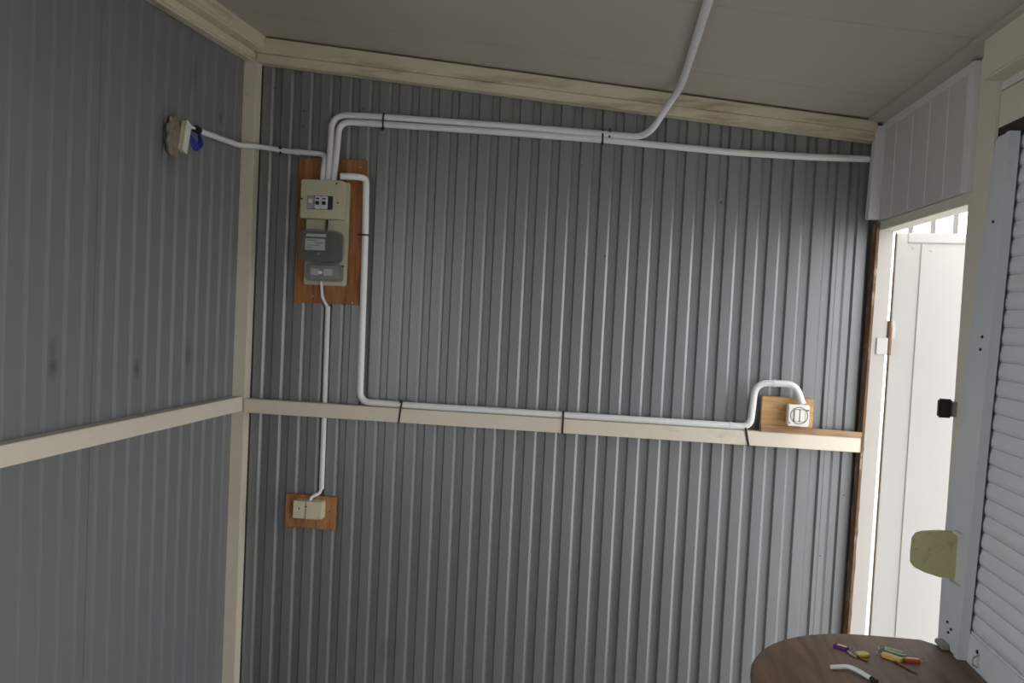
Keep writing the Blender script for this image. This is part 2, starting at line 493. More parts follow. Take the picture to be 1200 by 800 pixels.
# left top beam
tl = setting('trim_5', 'grimy cream beam under the ceiling along the side wall')
bm = box(NB(), 0.012, 4.25, 0.0, 0.085, 2.440, 2.505, 0.006, mtx=ML)
build('beam_face', bm, 'cream_dirty_side', tl)
bm = box(NB(), 0.040, 4.25, 0.0, 0.045, 2.402, 2.4395, 0.006, mtx=ML)
build('beam_lip', bm, 'cream_dirty_side', tl)

# right wall ----------------------------------------------------------
wr = setting('wall_right', 'white boarded panel above the door and the wall around the shutter')
yb = [-0.055, -0.190, -0.350, -0.496, -0.641, -0.772, -0.812]
for a, b in zip(yb, yb[1:]):
    build('header_board', box(NB(), W - 0.004, W + 0.012, b + 0.0022, a - 0.0022, 1.900, 2.236, 0.0018, 1), 'header', wr)
for a in yb[1:-1]:     # the light beads between the boards
    build('bead', box(NB(), W - 0.0062, W + 0.004, a - 0.0030, a + 0.0030, 1.902, 2.225, 0.0014, 1), 'white', wr)
build('panel_backing', box(NB(), W + 0.013, W + 0.05, -0.90, 0.03, 1.90, 2.26), 'white', wr)
build('top_strip', box(NB(), W - 0.012, W + 0.002, -0.815, -0.05, 2.205, 2.234, 0.002), 'white', wr)
bm = hexa(NB(), [(W - 0.042, -0.070, 1.905), (W - 0.004, -0.070, 1.905), (W - 0.004, -0.028, 1.905), (W - 0.042, -0.028, 1.905),
                 (W - 0.034, -0.070, 2.222), (W + 0.001, -0.070, 2.222), (W + 0.001, -0.028, 2.222), (W - 0.034, -0.028, 2.222)])
build('corner_strip', bm, 'white', wr, bevel=0.002)
build('side_strip', box(NB(), W - 0.022, W + 0.004, -0.847, -0.812, 1.895, 2.225, 0.003), 'white', wr)
# wall below, beside and above the shutter
wr2 = setting('wall_right_lower', 'low white wall under the roller shutter')
wr3 = setting('wall_right_side', 'white wall strip and lintel around the added unseen side opening')
wr4 = setting('wall_right_upper', 'pale panel above the roller shutter')
build('lower_wall', box(NB(), W + 0.004, W + 0.05, -2.20, -0.95, 0.0, 0.715), 'white', wr2)
build('side_wall', box(NB(), W + 0.004, W + 0.05, -2.20, -2.10, 0.0, 2.27), 'white', wr3)
build('side_wall', box(NB(), W + 0.004, W + 0.05, YF, -2.20, RO[3], 2.27), 'white', wr3)
build('upper_wall', box(NB(), W + 0.001, W + 0.05, -2.10, -0.95, 2.120, 2.27), 'white', wr4)
build('upper_fillet', box(NB(), W - 0.001, W + 0.05, -2.10, -0.965, 2.028, 2.1165, 0.002), 'cream_post', wr4)
# beam above the shutter
o = build('trim_6', box(NB(), W - 0.048, W + 0.06, YF, -0.968, 2.140, 2.300, 0.004), 'cream_post')
for v in o.data.vertices:
    if v.co.z > 2.2: v.co.z = zc(v.co.x) - 0.004
struct(o, 'cream beam under the ceiling above the roller shutter')
o = build('trim_8', slope_bar(NB(), W - 0.062, W + 0.01, -2.9, -0.05, lambda x: zc(x) - 0.010, lambda x: zc(x) - 0.0005), 'ceiling')
struct(o, 'thin strip sealing the ceiling to the right wall')
# post between the door and the shutter
tp = setting('trim_7', 'cream post between the open door and the roller shutter')
build('post_face', box(NB(), W - 0.006, W + 0.07, -0.964, -0.848, 0.0, 2.228, 0.003), 'cream_post', tp)
build('door_side', box(NB(), W + 0.004, W + 0.07, -0.848, -0.800, 0.0, 1.90, 0.003), 'cream_post', tp)

# door: frame, hinges, open leaf
d1 = setting('door_1', 'white steel door standing open outwards in its cream wooden frame')
bm = hexa(NB(), [(W - 0.014, -0.060, 0.0), (W + 0.040, -0.060, 0.0), (W + 0.040, -0.003, 0.0), (W - 0.014, -0.003, 0.0),
                 (W - 0.001, -0.060, 1.900), (W + 0.048, -0.060, 1.900), (W + 0.048, -0.003, 1.900), (W - 0.001, -0.003, 1.900)])
build('jamb', bm, 'jamb', d1, bevel=0.002)
# ragged raw-wood edge of the jamb
bm = NB()
n = 46
L0 = []
for k in range(n + 1):
    t = k / n
    z = 0.0 + 1.895 * t
    x = (W - 0.0145) + 0.013 * t
    L0.append((x, z, random.uniform(-0.0025, 0.003)))
for (xa, za, ja), (xb, zb, jb) in zip(L0, L0[1:]):
    hexa(bm, [(xa - .006, -0.0605 - ja * .2, za), (xa + 0.0015 + ja, -0.0615, za), (xa + 0.0015 + ja, 0.0, za), (xa - .006, 0.0, za),
              (xb - .006, -0.0605 - jb * .2, zb), (xb + 0.0015 + jb, -0.0615, zb), (xb + 0.0015 + jb, 0.0, zb), (xb - .006, 0.0, zb)])
build('raw_edge', bm, 'rust', d1, label='raw brown ragged edge of the door jamb')
build('lintel', box(NB(), W + 0.002, W + 0.062, -0.86, 0.02, 1.868, 1.899, 0.002), 'cream_post', d1)
# leaf frame: local x along the leaf from the hinge, local y out of its face towards the room, z up
TH = math.radians(-14)
HP = Vector((W + 0.071, -0.018, 0))
MD = Matrix.Translation(HP) @ Matrix.Rotation(TH, 4, 'Z')
lf = build('leaf', box(NB(), 0.0, 0.74, 0.0, 0.030, 0.06, 1.866, 0.002, mtx=MD), 'door', d1)
build('leaf_edge', box(NB(), -0.004, 0.0005, -0.001, 0.032, 0.06, 1.866, mtx=MD), 'rust', lf, label='brown rusty hinge edge of the leaf')
for (a, b, c, d) in ((0.0, 0.036, 0.06, 1.866), (0.704, 0.74, 0.06, 1.866), (0.036, 0.704, 1.832, 1.866), (0.036, 0.704, 0.06, 0.10)):
    build('leaf_rail', box(NB(), a, b, -0.007, 0.0, c, d, 0.0025, mtx=MD), 'door', lf)
build('leaf_fold', box(NB(), 0.080, 0.090, -0.004, 0.0, 0.10, 1.83, 0.0018, mtx=MD), 'door', lf)
for (a, z) in ((0.055, 1.815), (0.085, 1.818), (0.112, 1.806), (0.080, 1.785)):
    bm = NB(); cyl(bm, MD @ Vector((a, -0.0055, z)), MD @ Vector((a, 0.001, z)), 0.0022, 8)
    build('rivet', bm, 'steel', lf)
# hinge on the jamb
hg = build('hinge', box(NB(), W + 0.014, W + 0.052, -0.0660, -0.0590, 1.444, 1.500, 0.0015), 'door', d1)
bm = NB(); cyl(bm, (W + 0.057, -0.060, 1.442), (W + 0.057, -0.060, 1.560), 0.0075, 12)
build('hinge_pin', bm, 'rust', hg)
build('hinge_leaf', box(NB(), W + 0.052, W + 0.076, -0.052, -0.032, 1.500, 1.560, 0.001), 'door', hg)
# catch on the post edge
ct = build('latch_keeper', box(NB(), W - 0.038, W - 0.004, -0.818, -0.800, 1.313, 1.362, 0.004), 'brownblack', d1, label='small dark brown latch keeper on the post')
build('keeper_plate', box(NB(), W - 0.008, W + 0.006, -0.828, -0.798, 1.318, 1.356, 0.001), 'steel', ct)

# ------------------------------------------------------------------ roller shutter
rs = thing('roller_shutter', 'closed blue-grey roller shutter of narrow curved horizontal slats', 'shutter', (W, -1.50, 0.715))
SP = 0.0405
def slat_bm(zb):
    bm = NB()
    prof = []
    for k in range(7):
        t = k / 6
        prof.append((-0.0055 * math.sin(math.pi * t ** 0.75) + 0.006, zb + 0.0004 + t * (SP - 0.0008)))
    back = [(0.014, prof[-1][1]), (0.014, prof[0][1])]
    poly = [(W + a, z) for a, z in prof] + [(W + a, z) for a, z in back]
    prism(bm, poly, -2.06, -0.9635, 'xz')
    return bm
nsl = 29
s_first = build('slat', slat_bm(0.826), 'shutter', rs)
for k in range(1, nsl):
    c = s_first.copy(); COL.objects.link(c); c.parent = rs
    c.location = Vector((0, 0, k * SP))
build('slat_hinge_strip', box(NB(), W + 0.0125, W + 0.016, -2.06, -0.9635, 0.826, 2.03), 'meter_grey', rs)
bb = build('bottom_bar', box(NB(), W - 0.004, W + 0.016, -2.06, -0.9635, 0.722, 0.825, 0.004), 'shutter', rs)
bm = NB()
tube(bm, fillet([(W - 0.003, -1.075, 0.790), (W - 0.02, -1.08, 0.784), (W - 0.022, -1.082, 0.770), (W - 0.010, -1.084, 0.764)], 0.006), 0.0022, 8)
build('pull_hook', bm, 'steel', bb)
bm = NB(); cyl(bm, (W - 0.006, -1.066, 0.794), (W, -1.066, 0.794), 0.005, 10)
build('hook_hole', bm, 'black', bb)
build('slot_shade', box(NB(), W - 0.002, W + 0.045, -2.08, -0.97, 1.992, 2.0295), 'black', rs, label='black strip for the shade in the recess atop the roller shutter')  # solid black strip stands in for the shade of the recess
# guide channel: a bent flashing that widens downwards, with a raised channel beside the slats
gd = thing('shutter_guide', 'bent blue-grey metal guide channel along the edge of roller shutter', 'guide rail', (W, -0.95, 0.715))
rows = [(0.7515, -0.836, -1.012), (0.869, -0.835, -1.022), (0.98, -0.833, -1.030), (1.07, -0.836, -1.037), (1.163, -0.853, -1.042), (1.339, -0.885, -1.052), (1.516, -0.900, -1.066), (1.747, -0.935, -1.082), (1.869, -0.953, -1.090), (1.998, -0.974, -1.096)]
bm = NB()
ring = []
for z, yl, yr in rows:
    wd = yl - yr
    pts = [(W - 0.0085, yl), (W - 0.011, yl - 0.26 * wd), (W - 0.022, yl - 0.36 * wd), (W - 0.022, yr + 0.030), (W - 0.027, yr + 0.022), (W - 0.027, yr), (W - 0.0045, yr),
           (W - 0.0045, yr + 0.014), (W - 0.0065, yl - 0.34 * wd), (W - 0.0065, yl - 0.002)]
    ring.append([bm.verts.new((x, y, z)) for x, y in pts])
for a, b in zip(ring, ring[1:]):
    n = len(a)
    for k in range(n):
        j = (k + 1) % n
        bm.faces.new((a[k], a[j], b[j], b[k]))
bm.faces.new(ring[0]); bm.faces.new(ring[-1][::-1])
build('channel', bm, 'guide', gd)
for (y, z) in ((-0.930, 0.815), (-0.955, 0.805), (-0.940, 0.792), (-1.010, 1.50), (-1.015, 1.53), (-1.030, 1.80)):
    bm = NB(); cyl(bm, (W - 0.0255, y, z), (W - 0.012, y, z), 0.0035, 8)
    build('screw_hole', bm, 'black', gd)
build('foot_block', box(NB(), W - 0.042, W - 0.023, -0.955, -0.905, 0.7515, 0.764, 0.002), 'meter_grey', gd)
# yellowed lock plate standing out of the guide
lp = thing('lock_plate', 'yellowed metal plate with rounded corners jutting from shutter guide', 'plate', (W - 0.06, -0.95, 0.92))
poly = [(2.2935, 1.045), (2.232, 1.047), (2.192, 1.042), (2.176, 1.036), (2.168, 1.022), (2.1665, 0.985), (2.168, 0.962), (2.176, 0.952), (2.198, 0.942), (2.236, 0.932), (2.2905, 0.929)]
bm = NB(); prism(bm, poly, -0.953, -0.945, 'xz')
build('plate', bm, 'yellow_plate', lp, bevel=0.0012)
bm = NB(); prism(bm, [(x + 0.001 if x < 2.28 else x - 0.006, z) for x, z in poly], -0.944, -0.941, 'xz')
build('backing_edge', bm, 'brownblack', lp)
build('bracket', box(NB(), 2.262, W - 0.012, -0.992, -0.946, 1.043, 1.051, 0.001), 'cream_post', lp)
bm = NB(); prism(bm, [(2.262, 0.926), (2.300, 0.926), (2.300, 0.905)], -0.992, -0.944, 'xz')
build('gusset', bm, 'cream_post', lp)
bm = NB(); cyl(bm, (2.177, -0.9545, 0.998), (2.177, -0.945, 0.998), 0.0035, 10)
build('screw', bm, 'steel', lp)

# ------------------------------------------------------------------ outside: bar grille beyond the door
gr = thing('bar_grille', 'white steel bar grille outside, coloured grey as if backlit, showing above the open door leaf', 'grille', (3.0, 0.30, -0.10))
for k in range(15):
    x = 2.425 + 0.081 * k
    build('bar', box(NB(), x - 0.002, x + 0.014, 0.294, 0.306, -0.10, 2.25), 'bars', gr)
for z in (0.1, 2.22):
    build('rail', box(NB(), 2.40, 3.60, 0.285, 0.3135, z, z + 0.03), 'bars', gr)

# ------------------------------------------------------------------ meter board
mb = build('mounting_board', box(NB(), 0.214, 0.470, -0.026, -0.0008, 1.522, 2.058, 0.002), 'board', loc=(0.34, -0.001, 1.522))
tag(mb, 'tall orange-brown plywood board behind the breaker box and meter', 'board')
for (x, z) in ((0.288, 1.548), (0.440, 1.529), (0.45, 2.03)):
    bm = NB(); cyl(bm, (x, -0.0275, z), (x, -0.02, z), 0.003, 8)
    build('screw', bm, 'steel', mb)
ep = thing('breaker_panel', 'beige plastic breaker box with long back plate on plywood board', 'breaker box', (0.335, -0.026, 1.59))
build('back_plate', box(NB(), 0.260, 0.419, -0.056, -0.0262, 1.589, 1.970, 0.004), 'beige', ep)
bx = build('breaker_cover', box(NB(), 0.257, 0.410, -0.112, -0.0562, 1.829, 1.968, 0.003), 'beige', ep)
build('breaker_window', box(NB(), 0.283, 0.379, -0.1130, -0.108, 1.861, 1.911, 0.001), 'black', bx)
build('fuse_module', box(NB(), 0.2845, 0.311, -0.1175, -0.112, 1.863, 1.909, 0.002), 'meter_grey', bx)
bm = NB(); cyl(bm, (0.297, -0.1205, 1.890), (0.297, -0.116, 1.890), 0.008, 14)
build('fuse_button', bm, 'ivory', bx)
for k in range(2):
    x = 0.3125 + k * 0.0245
    br = build('breaker', box(NB(), x, x + 0.0235, -0.1195, -0.112, 1.863, 1.909, 0.002), 'label', bx)
    build('toggle', box(NB(), x + 0.005, x + 0.0185, -0.1265, -0.119, 1.877, 1.890, 0.002), 'black', br)
    build('marking', box(NB(), x + 0.005, x + 0.018, -0.1200, -0.1193, 1.897, 1.902), 'print', br)
for (x, z) in ((0.2625, 1.898), (0.397, 1.888), (0.39, 1.957)):
    bm = NB(); cyl(bm, (x, -0.1135, z), (x, -0.110, z), 0.0035, 8)
    build('cover_screw', bm, 'black', bx)
for (x, z) in ((0.408, 1.662),):
    bm = NB(); cyl(bm, (x, -0.0575, z), (x, -0.054, z), 0.004, 8)
    build('plate_screw', bm, 'black', ep)
# cable between the breaker box and the meter
bm = NB(); tube(bm, [(0.345, -0.066, 1.831), (0.346, -0.070, 1.81), (0.345, -0.075, 1.778)], 0.0045, 8)
o = build('meter_lead', bm, 'black', smooth=True, loc=(0.345, -0.07, 1.78)); tag(o, 'short black lead between breaker box and meter', 'cable')
# electricity meter
em = thing('electricity_meter', 'dark electricity meter with clear cover and grey label', 'electricity meter', (0.337, -0.056, 1.60))
bm = NB(); prism(bm, rrect(0.273, 0.404, 1.674, 1.783, 0.018), -0.118, -0.0562, 'xz')
build('body', bm, 'meter_body', em, bevel=0.002)
cv = NB(); prism(cv, rrect(0.266, 0.410, 1.668, 1.788, 0.022), -0.138, -0.0600, 'xz')
cvr = build('clear_cover', cv, 'clear', em, smooth=True, bevel=0.006)
dial = build('dial_plate', box(NB(), 0.283, 0.374, -0.1225, -0.1182, 1.690, 1.776, 0.001), 'meter_body', em)
build('name_strip', box(NB(), 0.288, 0.362, -0.1245, -0.1226, 1.762, 1.772), 'label', dial)
lb = build('label_plate', box(NB(), 0.286, 0.360, -0.1245, -0.1226, 1.714, 1.755), 'label', dial)
for k, (a, b) in enumerate(((0.292, 0.312), (0.292, 0.340), (0.318, 0.352), (0.292, 0.330))):
    build('print_line', box(NB(), a, b, -0.1251, -0.1244, 1.721 + k * 0.009, 1.7230 + k * 0.009), 'print', lb)
bm = NB(); cyl(bm, (0.338, -0.1265, 1.700), (0.338, -0.122, 1.700), 0.004, 10)
build('seal_screw', bm, 'steel', dial)
bm = NB(); prism(bm, rrect(0.285, 0.412, 1.602, 1.667, 0.014), -0.1165, -0.0562, 'xz')
tcv = build('terminal_cover', bm, 'clear', em, smooth=True, bevel=0.004)
build('terminal_block', box(NB(), 0.296, 0.402, -0.100, -0.0566, 1.612, 1.660, 0.004), 'meter_grey', em)
build('terminal_window', box(NB(), 0.302, 0.333, -0.1030, -0.0995, 1.624, 1.648, 0.001), 'label', tcv)
build('terminal_window', box(NB(), 0.351, 0.384, -0.1030, -0.0995, 1.624, 1.648, 0.001), 'label', tcv)
bm = NB(); cyl(bm, (0.342, -0.119, 1.634), (0.342, -0.099, 1.634), 0.006, 10)
build('terminal_screw', bm, 'white_plastic', tcv)

# ------------------------------------------------------------------ conduits
def conduit(name, label, path, rad, r, mat_='pvc', seg=12, r2=None, collars=()):
    pts = fillet(path, rad)
    bm = NB(); tube(bm, pts, r, seg, r2=r2)
    loc = min(pts, key=lambda p: p.z).copy()
    o = build(name, bm, mat_, smooth=True, loc=loc)
    tag(o, label, 'conduit')
    for (a, b) in collars:
        bm = NB(); tube(bm, [a, b], r * 1.16, seg, r2=(r2 * 1.16 if r2 else None))
        build('coupling', bm, mat_, o, smooth=True)
    return o
conduit('conduit', 'thin white conduit from breaker box around the corner post to junction box',
        [(0.322, -0.072, 1.967), (0.322, -0.060, 2.030), (0.315, -0.026, 2.074), (0.150, -0.022, 2.083), (0.085, -0.040, 2.090), (0.052, -0.064, 2.090), (0.026, -0.125, 2.080), (0.013, -0.43, 2.074)], 0.03, 0.0100,
        collars=(((0.215, -0.024, 2.0795), (0.20, -0.0235, 2.0803)),))
conduit('conduit', 'white conduit rising from breaker box along the wall up to the ceiling',
        [(0.343, -0.072, 1.967), (0.340, -0.050, 2.06), (0.334, -0.022, 2.222), (0.528, -0.018, 2.218), (1.007, -0.018, 2.197), (1.466, -0.022, 2.170), (1.505, -0.065, 2.186), (1.560, -0.098, 2.275), (1.585, -0.20, 2.300), (1.590, -0.40, 2.3065), (1.592, -4.1, 2.3065)],
        [0, .04, .06, .05, .05, .03, .04, .05, .08, .05, 0], 0.0118)
conduit('conduit', 'white conduit from breaker box running beneath its twin to the door header',
        [(0.364, -0.072, 1.967), (0.364, -0.050, 2.06), (0.362, -0.022, 2.196), (0.529, -0.018, 2.1915), (1.009, -0.018, 2.1725), (1.352, -0.018, 2.156), (1.794, -0.018, 2.126), (2.06, -0.018, 2.118), (2.258, -0.018, 2.117)],
        [0, .04, .045, .05, .05, .05, .05, .05, 0], 0.0118)
conduit('conduit', 'long white conduit dropping from breaker box and running along the middle rail',
        [(0.392, -0.078, 1.988), (0.440, -0.070, 1.990), (0.479, -0.045, 1.990), (0.483, -0.040, 1.78), (0.489, -0.040, 1.165), (0.674, -0.044, 1.1635), (1.245, -0.044, 1.1635), (1.834, -0.046, 1.1635), (1.905, -0.050, 1.1635), (1.914, -0.052, 1.321), (2.048, -0.066, 1.324), (2.073, -0.078, 1.2575)],
        [0, .02, .035, .05, .04, .05, .05, .05, .035, .045, .05, 0], 0.0122,
        collars=(((1.835, -0.046, 1.1635), (1.842, -0.0461, 1.1635)), ((1.976, -0.058, 1.3225), (1.982, -0.0585, 1.3226))))
# narrow conduit from the meter down behind the rail to the lower socket
conduit('conduit', 'narrow white conduit dropping from the meter behind the rail to lower socket',
        [(0.342, -0.0095, 1.512), (0.345, -0.0095, 1.16), (0.346, -0.0095, 0.822)], 0.02, 0.0098, r2=0.0085)
def wire(name, label, path, r, mat_='pvc', group=None):
    pts = fillet(path, 0.02)
    bm = NB(); tube(bm, pts, r, 8)
    o = build(name, bm, mat_, smooth=True, loc=min(pts, key=lambda p: p.z).copy())
    return tag(o, label, 'cable', group)
wire('cable', 'short white cable leaving the bottom of the meter', [(0.331, -0.068, 1.604), (0.331, -0.060, 1.590), (0.327, -0.040, 1.560), (0.327, -0.032, 1.545), (0.340, -0.030, 1.520), (0.342, -0.012, 1.508)], 0.0055)
wire('cable', 'short white cable bending into the top of the lower socket', [(0.346, -0.0105, 0.824), (0.342, -0.016, 0.806), (0.322, -0.034, 0.797), (0.316, -0.042, 0.790), (0.315, -0.045, 0.770)], 0.0060)

# ------------------------------------------------------------------ cable ties
def ring_pts(cy, cz, ry, rz, n=16):
    return [(cy + ry * math.cos(2 * math.pi * k / n), cz + rz * math.sin(2 * math.pi * k / n)) for k in range(n)]
def tie(x, loop, label, half=0.0032, tail=None, skew=0.0, mtx=None):
    bm = NB(); band(bm, loop, half, x, 0.0016)
    z0, z1 = min(p[1] for p in loop), max(p[1] for p in loop)
    if skew:
        for v in bm.verts: v.co.x += skew * (v.co.z - (z0 + z1) / 2) / (z1 - z0)
    o = build('cable_tie', bm, 'black', loc=(x, loop[0][0], z0))
    tag(o, label, 'cable tie', 'black cable ties on the conduits')
    if tail:
        bm = NB(); box(bm, x - half * 1.3, x + half * 1.3, tail[0] - 0.004, tail[0] + 0.003, tail[1], tail[2])
        build('tie_head', bm, 'black', o)
    return o
tie(0.529, ring_pts(-0.018, 2.2045, 0.0155, 0.0285), 'black cable tie on paired conduits, above the meter board', tail=(-0.036, 2.166, 2.176))
tie(1.334, ring_pts(-0.018, 2.168, 0.0155, 0.0265), 'black cable tie around both conduits, near where one rises to ceiling', tail=(-0.036, 2.136, 2.146))
tie(1.358, ring_pts(-0.018, 2.176, 0.0145, 0.0145), 'black cable tie around only the upper conduit, near where it rises', tail=(-0.034, 2.186, 2.196))
tie(0.144, ring_pts(-0.022, 2.083, 0.0125, 0.0125), 'black cable tie on the thin conduit beside the corner post', tail=(-0.036, 2.086, 2.098), skew=0.004)
def flat_tie():   # the tie around the vertical conduit beside the meter board
    bm = NB()
    loop = ring_pts(0.0, 0.0, 0.0142, 0.0142)
    band(bm, loop, 0.003, 0.0, 0.0016)
    R = Matrix.Translation((0.4835, -0.040, 1.781)) @ Matrix.Rotation(math.radians(90), 4, 'Y')
    bmesh.ops.transform(bm, matrix=R, verts=bm.verts)
    o = build('cable_tie', bm, 'black', loc=(0.4835, -0.04, 1.778))
    tag(o, 'black cable tie on the vertical conduit, right beside the plywood meter board', 'cable tie', 'black cable ties on the conduits')
    build('tie_head', box(NB(), 0.455, 0.472, -0.046, -0.039, 1.778, 1.785), 'black', o)
flat_tie()
def rail_loop():
    return [(-0.0605, 1.0965), (-0.0605, 1.155), (-0.058, 1.172), (-0.049, 1.1782), (-0.038, 1.1778), (-0.028, 1.170), (-0.0175, 1.155), (-0.0175, 1.0965)]
tie(0.648, rail_loop(), 'black cable tie strapping conduit to middle rail, just past its bend', skew=0.008, tail=(-0.056, 1.172, 1.184))
tie(1.246, rail_loop(), 'black cable tie strapping conduit to the middle of the rail', half=0.0035)
tie(1.893, rail_loop(), 'black cable tie strapping conduit to rail, just where it turns up to the switch', half=0.0038, skew=-0.018)

# ------------------------------------------------------------------ junction box on the side wall
def LW(u, n, z): return ML @ Vector((u, n, z))
jb = thing('junction_box', 'broken cream junction box in dirty foam, hanging on the side wall', 'junction box', LW(0.51, 0.0, 1.965))
bm = NB()
bmesh.ops.create_icosphere(bm, subdivisions=3, radius=1.0)
for v in bm.verts:
    k = 1 + 0.16 * math.sin(9 * v.co.x + 3) * math.cos(7 * v.co.z) + 0.10 * math.sin(15 * v.co.z + 4 * v.co.y)
    p = Vector((0.532 + 0.038 * v.co.x * k, 0.014 + 0.016 * v.co.y * k, 2.030 + 0.062 * v.co.z * k))
    v.co = ML @ p
build('foam', bm, 'foam', jb, smooth=True)
Mj = ML @ Matrix.Translation((0.500, 0.034, 2.036)) @ Matrix.Rotation(math.radians(-13), 4, 'Y') @ Matrix.Rotation(math.radians(10), 4, 'Z')
bxj = build('box', box(NB(), -0.018, 0.018, -0.012, 0.004, -0.047, 0.050, 0.003, mtx=Mj), 'ivory', jb)
build('lid', box(NB(), -0.020, 0.020, 0.0042, 0.009, -0.049, 0.052, 0.0015, mtx=Mj), 'white_plastic', jb)
def Lp(pts): return [ML @ Vector(p) for p in pts]
for k, (dz, dn) in enumerate(((0.0, 0.0), (-0.010, 0.006), (-0.016, -0.006))):
    bm = NB(); tube(bm, fillet(Lp([(0.472, 0.036, 2.050 + dz), (0.450, 0.052 + dn, 2.018 + dz * 1.2), (0.425, 0.050 + dn, 2.036 + dz), (0.416, 0.034, 2.073)]), 0.02), 0.0042, 7)
    build('blue_wire', bm, 'blue', jb, smooth=True)
bm = NB(); tube(bm, fillet(Lp([(0.476, 0.032, 2.068), (0.455, 0.036, 2.078), (0.428, 0.030, 2.075)]), 0.02), 0.0045, 8)
build('white_wire', bm, 'pvc', jb, smooth=True)
bm = NB(); tube(bm, Lp([(0.440, 0.036, 2.0755), (0.415, 0.034, 2.0745)]), 0.0125, 10)
build('black_tape', bm, 'black', jb, smooth=True)

# ------------------------------------------------------------------ lower double socket
lbd = build('mounting_board', box(NB(), 0.213, 0.407, -0.024, -0.0008, 0.671, 0.796, 0.002), 'board_low', loc=(0.31, -0.001, 0.671))
tag(lbd, 'small chipped orange-brown wooden board behind the double socket', 'board')
for (x, z) in ((0.249, 0.789), (0.385, 0.742)):
    bm = NB(); cyl(bm, (x, -0.0255, z), (x, -0.02, z), 0.003, 8); build('screw', bm, 'black', lbd)
so = thing('double_socket', 'ivory double socket on the small low wooden board', 'socket', (0.316, -0.024, 0.718))
build('body', box(NB(), 0.260, 0.370, -0.066, -0.0242, 0.7185, 0.784, 0.003), 'ivory', so)
f1 = build('face', box(NB(), 0.2585, 0.3065, -0.0695, -0.066, 0.717, 0.7855, 0.002), 'ivory', so)
f2 = build('face', box(NB(), 0.3078, 0.3565, -0.0695, -0.066, 0.717, 0.7855, 0.002), 'ivory', so)
build('slot', box(NB(), 0.2815, 0.2845, -0.0700, -0.069, 0.751, 0.760), 'black', f1)
build('slot', box(NB(), 0.3030, 0.3120, -0.0700, -0.069, 0.763, 0.7660), 'black', f1)

# ------------------------------------------------------------------ switch by the door
rbd = build('mounting_board', box(NB(), 1.940, 2.118, -0.050, -0.024, 1.1512, 1.275, 0.002), 'pine', loc=(2.03, -0.037, 1.1512))
tag(rbd, 'tan wooden board standing on the rail behind the square switch', 'board')
bat = NB()
hexa(bat, [(1.942, -0.0600, 1.1508), (W - 0.012, -0.0600, 1.1508), (W - 0.012, -0.0505, 1.1508), (1.942, -0.0505, 1.1508),
           (1.942, -0.0600, 1.176), (W - 0.012, -0.0600, 1.170), (W - 0.012, -0.0505, 1.170), (1.942, -0.0505, 1.176)])
o = build('wooden_batten', bat, 'batten', loc=(2.11, -0.055, 1.1508)); tag(o, 'long brown wooden batten lying on the rail under the switch', 'batten')
bat2 = box(NB(), 2.120, W - 0.014, -0.0503, -0.026, 1.1508, 1.166, 0.001)
build('rear_strip', bat2, 'batten', o)
sw = thing('light_switch', 'square white two-key switch with round ring on tan board', 'switch', (2.06, -0.05, 1.184))
build('box', box(NB(), 2.024, 2.092, -0.090, -0.0502, 1.1835, 1.2545, 0.003), 'white_plastic', sw)
pl = build('face', box(NB(), 2.022, 2.094, -0.0985, -0.0902, 1.1815, 1.2565, 0.003), 'white_plastic', sw)
bm = NB()
tube(bm, [(2.060 + 0.0285 * math.cos(t * math.pi / 16), -0.0990, 1.219 + 0.0285 * math.sin(t * math.pi / 16)) for t in range(33)], 0.0014, 6)
build('ring', bm, 'grey_line', pl, smooth=True)
for k in range(2):
    x = 2.0425 + k * 0.0185
    build('key', box(NB(), x, x + 0.0165, -0.1025, -0.0984, 1.199, 1.239, 0.002), 'white_plastic', pl)
build('key_gap', box(NB(), 2.0400, 2.0800, -0.0992, -0.0980, 1.197, 1.2415), 'grey_line', pl)
bm = NB(); cyl(bm, (2.0285, -0.0995, 1.192), (2.0285, -0.097, 1.192), 0.0024, 8); build('screw', bm, 'black', pl)
bm = NB(); box(bm, 2.083, 2.092, -0.0992, -0.098, 1.236, 1.240); build('mark', bm, 'black', pl)

# ------------------------------------------------------------------ table
tb = thing('table', 'dark walnut laminate table with one rounded corner by roller shutter', 'table', (2.01, -1.55, 0.0))
def top_poly(x0, x1, y0, y1, r, n=14):
    pts = [(x1, y0), (x1, y1 - 0.055), (x1 - 0.06, y1)]
    rx, ry = r
    for k in range(n + 1):
        t = math.pi / 2 + (math.pi / 2) * k / n
        ct, st = math.cos(t), math.sin(t)
        e = 0.92
        pts.append((x0 + rx + rx * math.copysign(abs(ct) ** e, ct), y1 - ry + ry * abs(st) ** e))
    pts += [(x0, y0)]
    return pts
bm = NB(); prism(bm, top_poly(1.748, 2.285, -2.35, -0.889, (0.36, 0.42)), 0.727, 0.750, 'xy')
build('table_top', bm, 'table', tb)
bm = NB()
op = top_poly(1.7445, 2.285, -2.352, -0.8855, (0.3635, 0.4235)); ip = top_poly(1.7475, 2.285, -2.3505, -0.8885, (0.3603, 0.4203))
def strip(bm, A, B, z0, z1):
    n = len(A)
    V = [[bm.verts.new((a[0], a[1], z)) for a in L] for L in (A, B) for z in (z0, z1)]
    a0, a1, b0, b1 = V
    for k in range(2, n - 1):
        j = k + 1
        bm.faces.new((a0[k], a0[j], a1[j], a1[k])); bm.faces.new((b0[j], b0[k], b1[k], b1[j]))
        bm.faces.new((a1[k], a1[j], b1[j], b1[k])); bm.faces.new((a0[j], a0[k], b0[k], b0[j]))
    return bm
build('edge_band', strip(bm, op, ip, 0.726, 0.7485), 'edge', tb)
op2 = top_poly(1.7415, 2.285, -2.354, -0.8825, (0.3665, 0.4265)); ip2 = top_poly(1.7448, 2.285, -2.3522, -0.8858, (0.3632, 0.4232))
